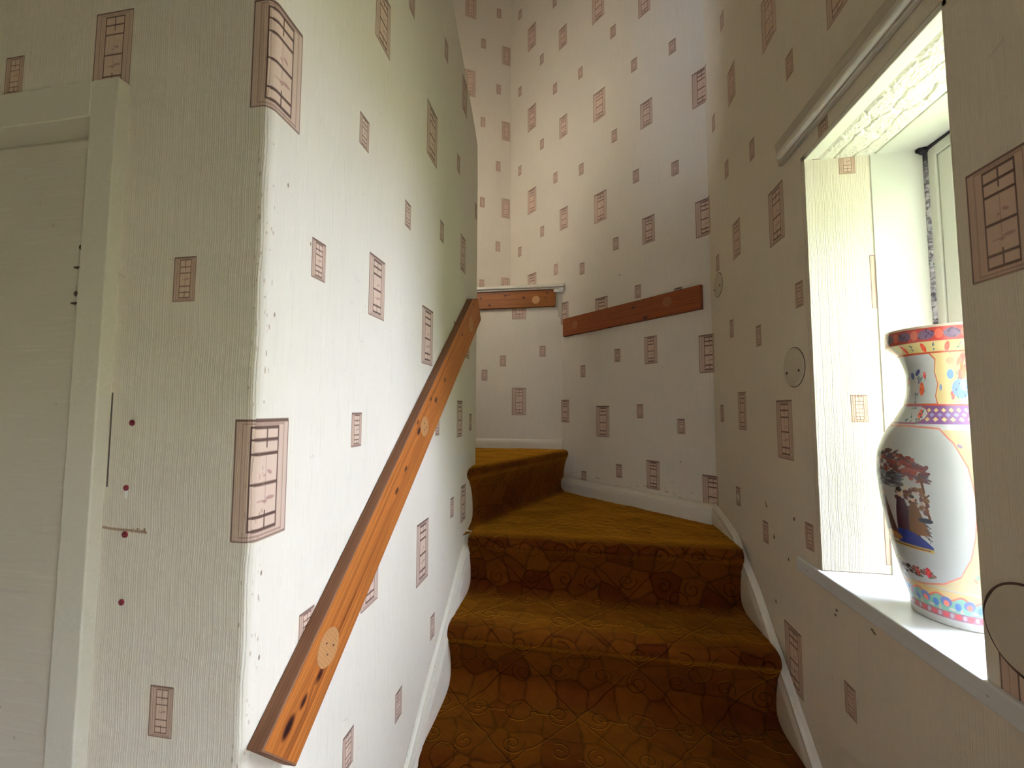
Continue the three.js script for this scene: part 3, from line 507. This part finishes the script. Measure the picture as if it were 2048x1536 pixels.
{ // painted batten with curtain rail over the window
  const t = thing('curtain_rail', 'white curtain rail on a painted batten above the window', 'curtain rail', [b - 0.01, 0.6, -0.72]);
  const s = polyShape([[-0.36, 0.612], [-0.36, 0.668], [-1.074, 0.668], [-1.062, 0.612]].reverse());
  part('batten', slab([[-1.066, 0.609], [-0.36, 0.609], [-0.36, 0.666], [-1.078, 0.672]], 0.012, frame([b - 0.012, 0, 0], [0, 0, 1], UP, [-1, 0, 0]), [], 0.002), M.dull, t);
  part('rail', [box(b - 0.026, b - 0.0115, 0.612, 0.630, -1.045, -0.36, 0.006)], new THREE.MeshPhysicalMaterial({ color: 0xdad2c0, roughness: 0.35 }), t, 'pale plastic rail');
}
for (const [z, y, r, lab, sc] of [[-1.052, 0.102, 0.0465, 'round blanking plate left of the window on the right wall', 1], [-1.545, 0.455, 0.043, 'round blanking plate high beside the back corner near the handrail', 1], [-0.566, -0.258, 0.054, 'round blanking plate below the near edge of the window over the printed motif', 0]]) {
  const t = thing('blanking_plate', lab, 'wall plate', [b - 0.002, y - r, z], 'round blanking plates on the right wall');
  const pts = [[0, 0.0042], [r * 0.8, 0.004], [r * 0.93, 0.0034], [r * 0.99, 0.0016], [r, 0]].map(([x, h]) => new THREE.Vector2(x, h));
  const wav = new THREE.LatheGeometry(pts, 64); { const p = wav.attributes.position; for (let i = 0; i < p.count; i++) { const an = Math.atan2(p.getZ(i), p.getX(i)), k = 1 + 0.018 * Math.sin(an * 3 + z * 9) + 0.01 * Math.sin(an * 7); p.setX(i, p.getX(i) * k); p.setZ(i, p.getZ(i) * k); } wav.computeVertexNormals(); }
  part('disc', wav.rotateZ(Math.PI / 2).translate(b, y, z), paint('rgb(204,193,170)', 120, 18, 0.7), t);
  part('rim_shade', new THREE.TorusGeometry(r * 1.012, sc ? 0.0011 : 0.0019, 6, 72).rotateY(Math.PI / 2).translate(b, y, z), M.pin, t, 'dark ring coloured as the shade in the gap round the plate');  // dark brown ring stands in for shade in the recess round the disc
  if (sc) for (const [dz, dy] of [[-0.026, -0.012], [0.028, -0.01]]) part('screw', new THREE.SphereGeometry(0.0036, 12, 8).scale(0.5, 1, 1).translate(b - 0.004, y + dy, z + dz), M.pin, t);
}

// ---------------------------------------------------------------- door on the left
{
  const d = structGroup('door_1', [-1.0, FL, zc]);
  const fz = zc + 0.015;
  part('architrave', [box(-0.637, -0.5946, FL, 0.438, zc - 0.03, fz, 0.002), box(-1.37, -0.637, 0.388, 0.438, zc - 0.03, fz, 0.002), box(-1.37, -1.33, FL, 0.388, zc - 0.03, fz, 0.002)], M.frame, d);
  part('door_stop', [box(-0.66, -0.637, FL, 0.388, zc - 0.05, zc - 0.016, 0.003), box(-1.33, -0.637, 0.378, 0.3885, zc - 0.05, zc - 0.02, 0.003)], M.dull, d);
  part('door_panel', [box(-1.328, -0.658, FL + 0.01, 0.374, zc - 0.044, zc - 0.006, 0.003)], M.doorPaint, d);
  const hg = part('hinge', [box(-0.660, -0.642, 0.128, 0.216, zc - 0.006, zc + 0.0015, 0.001), new THREE.CylinderGeometry(0.0042, 0.0042, 0.088, 14).translate(-0.650, 0.172, zc + 0.002)], M.dull, d, 'butt hinge painted over');
  part('hinge_pin', [new THREE.SphereGeometry(0.005, 12, 8).translate(-0.648, 0.2135, zc + 0.003), new THREE.BoxGeometry(0.011, 0.002, 0.004).translate(-0.650, 0.186, zc + 0.006), new THREE.SphereGeometry(0.0046, 12, 8).translate(-0.652, 0.151, zc + 0.003), new THREE.BoxGeometry(0.009, 0.0018, 0.004).translate(-0.652, 0.138, zc + 0.006)], M.pin, hg);
}
const red = new THREE.MeshStandardMaterial({ color: 0x86182a, roughness: 0.5 });
[['topmost of the four red plastic wall plugs beside the door frame', -0.558, -0.0185, 0.0034], ['second red plastic wall plug down, in a chipped white hole', -0.561, -0.1, 0.0032], ['third red plastic wall plug down, at the brown scratch', -0.5585, -0.1575, 0.0036], ['lowest of the four red plastic wall plugs beside the door frame', -0.5575, -0.2395, 0.0034]].forEach(([lab, x, y, r]) => {
  const t = thing('wall_plug', lab, 'wall plug', [x, y - r, zc], 'red wall plugs beside the door frame');
  part('collar', new THREE.TorusGeometry(r * 0.72, r * 0.45, 8, 18).translate(x, y, zc + 0.0004), red, t);
  part('bore', new THREE.CircleGeometry(r * 0.45, 16).translate(x, y, zc + 0.0006), M.pin, t);
});

// ---------------------------------------------------------------- vase on the sill
{
  const c = [0.6188, Ys, -0.7966], H = 0.4805;
  const ctl = [[0.0534, 0], [0.0545, 0.008], [0.0553, 0.02], [0.0600, 0.04], [0.0655, 0.062], [0.0785, 0.126], [0.0873, 0.195], [0.0898, 0.236], [0.0870, 0.268], [0.0750, 0.303], [0.0585, 0.332], [0.0482, 0.356], [0.0440, 0.388], [0.0462, 0.414], [0.0545, 0.438], [0.0645, 0.449], [0.0692, 0.4535], [0.0698, 0.458], [0.0692, 0.476], [0.0680, 0.4800], [0.0655, 0.4805]];
  const cv = new THREE.CatmullRomCurve3(ctl.map(([r, h]) => V(r, h, 0)), false, 'centripetal'), out = cv.getPoints(170);
  const face = Math.atan2(-c[2], -c[0]);                   // plan angle of the side towards the viewer: x cos, z sin
  const NS = 128, ring = (prof, uvh) => { const P = [], UV = []; prof.forEach((p) => { const r = [], q = []; for (let j = 0; j <= NS; j++) { const th = Math.PI - j / NS * 2 * Math.PI, an = face - th; r.push([c[0] + p.x * Math.cos(an), c[1] + p.y, c[2] + p.x * Math.sin(an)]); q.push([1 - j / NS, uvh(p)]); } P.push(r); UV.push(q); }); return gridSurface(P, UV); };
  // painted decoration; u = 0.5 faces the viewer, +u to the viewer's right
  const W = 2048, Hh = 1024, [cn, g] = canvas(W, Hh), X = (deg) => (0.5 + deg / 360) * W, Y = (h) => (1 - h / H) * Hh, dg = W / 360, mh = Hh / H;
  g.fillStyle = 'rgb(202,202,198)'; g.fillRect(0, 0, W, Hh);
  const band = (h0, h1, col) => { g.fillStyle = col; g.fillRect(0, Y(h1), W, (h1 - h0) * mh); };
  const blob = (x, h, rx, rh, col, an = 0) => { g.fillStyle = col; g.beginPath(); g.ellipse(X(x), Y(h), rx * dg, rh * mh, an, 0, 7); g.fill(); };
  const flower = (x, h, s, cols) => { for (let k = 0; k < 7; k++) blob(x + s * 0.6 * Math.cos(k * 0.9) / dg, h + s * 0.6 * Math.sin(k * 0.9) / mh, s * 0.5 / dg, s * 0.45 / mh, cols[k % cols.length]); blob(x, h, s * 0.3 / dg, s * 0.3 / mh, 'rgb(206,92,40)'); };
  const leaves = (x, h, s, n) => { for (let k = 0; k < n; k++) blob(x + rr(-s, s) / dg, h + rr(-s, s) / mh, rr(3, 9) / dg, rr(2, 5) / mh, ['rgba(54,84,92,.9)', 'rgba(86,112,84,.85)', 'rgba(60,64,104,.85)'][k % 3], rr(-1, 1)); };
  // ground: cream sprigged brocade
  band(0.06, 0.31, 'rgb(206,186,140)'); band(0.352, 0.44, 'rgb(216,194,138)');
  for (let i = 0; i < 260; i++) { const x = rr(-180, 180), h = i < 190 ? rr(0.06, 0.31) : rr(0.352, 0.436); i % 5 === 0 ? flower(x, h, rr(10, 20), ['rgb(206,84,74)', 'rgb(224,130,110)', 'rgb(190,70,96)']) : blob(x, h, rr(3, 12) / dg, rr(3, 12) / mh, ['rgba(112,128,182,.8)', 'rgba(208,112,92,.8)', 'rgba(120,160,140,.75)', 'rgba(134,110,150,.75)'][i % 4], rr(-1, 1)); }
  for (const cx of [30, 150, -118]) { flower(cx, 0.412, 46, ['rgb(226,112,86)', 'rgb(238,150,122)', 'rgb(210,88,72)']); blob(cx - 3, 0.376, 13, 0.016, 'rgb(116,146,196)'); blob(cx + 4, 0.382, 8, 0.01, 'rgb(146,172,212)'); flower(cx + 15, 0.377, 20, ['rgb(200,70,90)', 'rgb(226,120,130)']); blob(cx - 17, 0.4, 5, 0.008, 'rgb(110,150,196)'); blob(cx - 17, 0.422, 6, 0.006, 'rgb(190,150,112)'); leaves(cx, 0.39, 60, 16); }
  // rim
  band(0.4535, H, 'rgb(176,64,56)'); band(0.476, H, 'rgb(214,190,168)');
  for (let x = -180; x < 180; x += 24) { blob(x, 0.465, 8, 0.008, 'rgb(124,96,120)'); blob(x + 12, 0.465, 4, 0.008, 'rgb(206,104,84)'); for (let k = 0; k < 6; k++) blob(x + rr(-8, 8), 0.465 + rr(-0.007, 0.007), 1.6, 0.0016, 'rgba(60,44,66,.75)', rr(-1, 1)); }
  band(0.437, 0.4535, 'rgb(208,190,130)'); for (let x = -180; x < 180; x += 26) { flower(x + 6, 0.4445, 15, ['rgb(196,64,50)', 'rgb(214,92,70)']); leaves(x + 18, 0.445, 10, 3); }
  // lattice on the shoulder
  band(0.319, 0.349, 'rgb(124,84,128)');
  for (let x = -180; x < 180; x += 9) for (const [o, h] of [[0, 0.3265], [4.5, 0.334], [0, 0.3415]]) { g.fillStyle = h === 0.334 ? 'rgb(150,150,190)' : 'rgb(222,198,140)'; g.beginPath(); g.moveTo(X(x + o - 3), Y(h)); g.lineTo(X(x + o), Y(h + 0.0038)); g.lineTo(X(x + o + 3), Y(h)); g.lineTo(X(x + o), Y(h - 0.0038)); g.fill(); }
  g.strokeStyle = 'rgb(170,66,44)'; g.lineWidth = 5; for (const h of [0.35, 0.4365]) { g.beginPath(); g.moveTo(0, Y(h)); g.lineTo(W, Y(h)); g.stroke(); }
  // white reserve panels, one turned to the stairs and its twin opposite
  for (const c0 of [-52, 128]) {
    const at = (x) => ((c0 + x + 540) % 360) - 180;
    const panel = (list, edge) => { for (const sh of [-360, 0, 360]) { g.fillStyle = 'rgb(200,202,199)'; g.beginPath(); list.forEach(([x, h], i) => { const px = X(c0 + x + sh), py = Y(h); i ? g.lineTo(px, py) : g.moveTo(px, py); }); g.closePath(); g.fill(); g.strokeStyle = edge; g.lineWidth = 6; g.stroke(); } };
    const side = [[0, 0.056], [22, 0.06], [42, 0.068], [58, 0.085], [66, 0.115], [69.5, 0.15], [70.5, 0.2], [66, 0.255], [58, 0.29], [47, 0.312], [20, 0.3145], [0, 0.315]];
    panel([...side, ...side.slice().reverse().map(([x, h]) => [-x, h])], 'rgb(198,120,100)');
    panel([[45, 0.351], [42, 0.365], [46, 0.385], [42, 0.405], [45, 0.425], [38, 0.436], [-38, 0.436], [-45, 0.425], [-42, 0.405], [-46, 0.385], [-42, 0.365], [-45, 0.351]], 'rgb(176,72,44)');
    panel([[22, 0.3195], [31, 0.327], [34, 0.336], [30, 0.344], [22, 0.349], [-22, 0.349], [-30, 0.344], [-34, 0.336], [-31, 0.327], [-22, 0.3195]], 'rgb(150,90,110)');
    const q = (x) => at(x);
    // neck and shoulder sprays
    leaves(q(20), 0.388, 44, 22); flower(q(20), 0.377, 24, ['rgb(206,78,44)', 'rgb(226,116,72)']); flower(q(26), 0.4, 12, ['rgb(190,50,50)', 'rgb(216,90,80)']); blob(q(14), 0.405, 5, 0.004, 'rgb(40,52,112)', -0.3); blob(q(2), 0.40, 4, 0.006, 'rgb(58,74,120)'); leaves(q(8), 0.362, 24, 9); flower(q(-12), 0.392, 18, ['rgb(206,92,80)', 'rgb(60,84,140)']);
    flower(q(24), 0.335, 17, ['rgb(204,84,60)', 'rgb(224,130,104)']); leaves(q(10), 0.334, 26, 10); leaves(q(24), 0.33, 20, 6);
    // garden scene: red-leaved tree, terrace and a seated group
    for (let i = 0; i < 190; i++) { const x = rr(-28, 38), h = 0.248 + rr(-0.018, 0.018) + 0.008 * Math.cos(x / 12); blob(q(x), h, rr(1.2, 4.5), rr(0.0015, 0.004), ['rgba(120,50,46,.9)', 'rgba(92,48,50,.85)', 'rgba(150,76,66,.8)', 'rgba(78,62,70,.75)'][i % 4], rr(-0.4, 0.4)); }
    for (let i = 0; i < 110; i++) blob(q(rr(-30, 16)), rr(0.212, 0.236), rr(2, 7), rr(0.001, 0.0035), ['rgba(84,84,92,.8)', 'rgba(130,150,164,.8)', 'rgba(64,56,60,.8)', 'rgba(156,172,182,.7)'][i % 4]);
    g.strokeStyle = 'rgb(86,54,34)'; g.lineWidth = 11; g.beginPath(); g.moveTo(X(q(37)), Y(0.168)); g.bezierCurveTo(X(q(33)), Y(0.19), X(q(36)), Y(0.21), X(q(31)), Y(0.24)); g.stroke(); g.lineWidth = 6; g.beginPath(); g.moveTo(X(q(34)), Y(0.2)); g.lineTo(X(q(38)), Y(0.207)); g.stroke();
    for (let i = 0; i < 60; i++) blob(q(rr(8, 36)), rr(0.178, 0.213), rr(1, 3), rr(0.002, 0.005), ['rgba(110,72,40,.85)', 'rgba(84,44,36,.85)', 'rgba(206,190,170,.8)'][i % 3]);
    for (const [x, h, s, robe] of [[12, 0.204, 1, 'rgb(74,44,58)'], [-12, 0.2, 0.9, 'rgb(92,56,52)'], [24, 0.197, 0.72, 'rgb(120,84,52)']]) {
      blob(q(x), h, 3 * s, 0.0065 * s, 'rgb(226,196,170)'); blob(q(x - 0.6), h + 0.005 * s, 3.2 * s, 0.004 * s, 'rgb(34,26,30)');
      g.fillStyle = robe; g.beginPath(); g.moveTo(X(q(x)) - 3 * s * dg, Y(h - 0.007)); g.lineTo(X(q(x)) + 4 * s * dg, Y(h - 0.009)); g.quadraticCurveTo(X(q(x)) + 10 * s * dg, Y(h - 0.04 * s), X(q(x)) + 17 * s * dg, Y(h - 0.078 * s)); g.lineTo(X(q(x)) - 10 * s * dg, Y(h - 0.082 * s)); g.quadraticCurveTo(X(q(x)) - 9 * s * dg, Y(h - 0.03 * s), X(q(x)) - 3 * s * dg, Y(h - 0.007)); g.fill();
    }
    g.fillStyle = 'rgb(44,58,128)'; g.beginPath(); g.moveTo(X(q(2)), Y(0.142)); g.quadraticCurveTo(X(q(22)), Y(0.15), X(q(37)), Y(0.123)); g.lineTo(X(q(37)), Y(0.118)); g.lineTo(X(q(0)), Y(0.12)); g.fill();
    blob(q(33), 0.165, 6, 0.004, 'rgb(34,40,54)'); blob(q(-22), 0.15, 9, 0.02, 'rgb(70,42,40)'); blob(q(-10), 0.128, 16, 0.007, 'rgb(150,112,60)');
    g.fillStyle = 'rgb(196,164,92)'; g.fillRect(X(q(-26)), Y(0.12), 63 * dg, 0.006 * mh); g.fillStyle = 'rgb(96,48,34)'; g.fillRect(X(q(-26)), Y(0.1175), 60 * dg, 0.0016 * mh);
    g.strokeStyle = 'rgb(50,52,64)'; g.lineWidth = 3; for (let k = 0; k < 9; k++) { g.beginPath(); g.moveTo(X(q(31 + (k % 3) * 2)), Y(0.16 - k * 0.0034)); g.lineTo(X(q(35 + (k % 2) * 2)), Y(0.157 - k * 0.0034)); g.stroke(); }
    for (let i = 0; i < 70; i++) blob(q(rr(-30, 34)), 0.078 + rr(-0.008, 0.006), rr(1.2, 4), rr(0.0012, 0.003), ['rgba(62,58,52,.85)', 'rgba(88,104,74,.85)', 'rgba(120,70,60,.8)'][i % 3]);
    flower(q(28), 0.08, 17, ['rgb(176,34,50)', 'rgb(206,70,80)']); flower(q(16), 0.077, 14, ['rgb(160,60,60)', 'rgb(196,120,110)']);
  }
  // foot bands
  band(0, 0.013, 'rgb(210,210,206)'); band(0.013, 0.0245, 'rgb(138,86,104)'); band(0.0245, 0.05, 'rgb(126,172,150)'); 
  g.fillStyle = 'rgb(206,174,116)'; g.beginPath(); g.moveTo(0, Y(0.058)); for (let x = -180; x <= 180; x += 3) g.lineTo(X(x), Y(0.047 + 0.004 * Math.sin(x * 0.26))); g.lineTo(W, Y(0.058)); g.fill();
  g.strokeStyle = 'rgb(190,82,58)'; g.lineWidth = 6; g.beginPath(); for (let x = -180; x <= 180; x += 3) g.lineTo(X(x), Y(0.047 + 0.004 * Math.sin(x * 0.26))); g.stroke();
  for (let x = -180; x < 180; x += 24) { blob(x + 2, 0.04, 6, 0.008, 'rgb(92,104,160)'); blob(x + 2, 0.037, 3, 0.005, 'rgb(216,110,92)'); blob(x + 14, 0.035, 3.4, 0.006, 'rgb(70,110,170)'); blob(x + 8, 0.029, 4, 0.002, 'rgb(226,214,196)'); flower(x + 18, 0.0285, 8, ['rgb(224,226,220)', 'rgb(206,180,170)']); }
  for (let x = -180; x < 180; x += 14) { blob(x, 0.0188, 4, 0.0045, 'rgb(178,66,72)'); blob(x + 7, 0.0188, 2.4, 0.004, 'rgb(196,178,186)'); }
  for (let i = 0; i < 900; i++) { g.fillStyle = `rgba(255,255,255,${rr(0.03, 0.14)})`; g.fillRect(rnd() * W, rnd() * Hh, rr(2, 10), rr(1, 3)); }
  const vt = tex(cn); vt.wrapS = THREE.RepeatWrapping;
  const t = thing('vase', 'tall painted porcelain vase with garden scene standing on the window sill', 'vase', c);
  part('body', mergeVertices(ring(out, (p) => p.y / H)), new THREE.MeshPhysicalMaterial({ map: vt, roughness: 0.22, clearcoat: 0.6, clearcoatRoughness: 0.08 }), t);
  const inner = new THREE.CatmullRomCurve3([[0.0655, 0.4805], [0.0640, 0.474], [0.0600, 0.458], [0.0500, 0.44], [0.0415, 0.414], [0.0395, 0.388], [0.044, 0.356], [0.054, 0.332], [0.07, 0.303], [0.081, 0.25], [0.07, 0.12], [0.05, 0.02], [0.001, 0.016]].map(([r, h]) => V(r, h, 0)), false, 'centripetal').getPoints(60);
  part('inside', mergeVertices(ring(inner, () => 0.5)), new THREE.MeshPhysicalMaterial({ color: 0xe6e6e2, roughness: 0.3 }), t, 'plain white glazed inside of the vase');
  part('foot_ring', new THREE.TorusGeometry(0.0524, 0.0016, 8, 72).rotateX(Math.PI / 2).translate(c[0], Ys + 0.0016, c[2]), new THREE.MeshStandardMaterial({ color: 0x8d857a, roughness: 0.9 }), t, 'unglazed grey foot ring');
}

// ---------------------------------------------------------------- garden outside the window, which lights the stairs from below
{
  const [c, g] = canvas(512, 512); g.fillStyle = 'rgb(124,122,90)'; g.fillRect(0, 0, 512, 512);
  for (let i = 0; i < 9000; i++) { g.strokeStyle = rnd() < 0.5 ? `rgba(84,96,58,${rr(0.2, 0.6)})` : `rgba(152,158,114,${rr(0.2, 0.6)})`; const x = rnd() * 512, y = rnd() * 512; g.beginPath(); g.moveTo(x, y); g.lineTo(x + rr(-4, 4), y + rr(3, 10)); g.stroke(); }
  const t = tex(c, true, THREE.RepeatWrapping); t.repeat.set(14, 14);
  const lawn = new THREE.PlaneGeometry(14, 14, 1, 1).rotateX(-Math.PI / 2).translate(8.0, FL - 0.15, -0.8);
  struct('lawn', plain(lawn), new THREE.MeshStandardMaterial({ map: t, roughness: 1 }));
}

{ // unseen green hedging, added to keep sky light off the window jamb
  const nz = new ImprovedNoise(), P = [], UV = [], A = 70, B = 60;
  for (let i = 0; i <= A; i++) { const r = [], q = []; for (let j = 0; j <= B; j++) {
    const x = 0.98 + i / A * 4.2, t = j / B, h = 2.7, d = 0.16, L = 2 * h + d, s = t * L;
    let y, z; if (s < h) { y = s; z = 0; } else if (s < h + d) { y = h; z = s - h; } else { y = L - s; z = d; }
    const k = 0.06 * nz.noise(x * 5, y * 5, z * 5 + 3) + 0.05 * nz.noise(x * 14, y * 14, z * 14);
    r.push([x + k, FL - 0.15 + y + (s > h && s < h + d ? k : 0), -0.12 + z + k]); q.push([x, s]); } P.push(r); UV.push(q); }
  const [c, g] = canvas(512, 512); g.fillStyle = 'rgb(62,78,36)'; g.fillRect(0, 0, 512, 512);
  for (let i = 0; i < 5000; i++) { g.fillStyle = ['rgba(96,118,54,.8)', 'rgba(40,56,24,.8)', 'rgba(124,140,74,.7)'][i % 3]; g.beginPath(); g.ellipse(rnd() * 512, rnd() * 512, rr(4, 10), rr(2, 5), rnd() * 3, 0, 7); g.fill(); }
  const added_hedge = struct('added_hedge', gridSurface(P, UV), new THREE.MeshStandardMaterial({ map: tex(c, true, THREE.RepeatWrapping), roughness: 0.9 }));
  added_hedge.userData = { kind: 'stuff', label: 'added green hedging out of view, shading the jamb of the stair window', category: 'added_hedge' };
}

renderer.render(scene, camera);
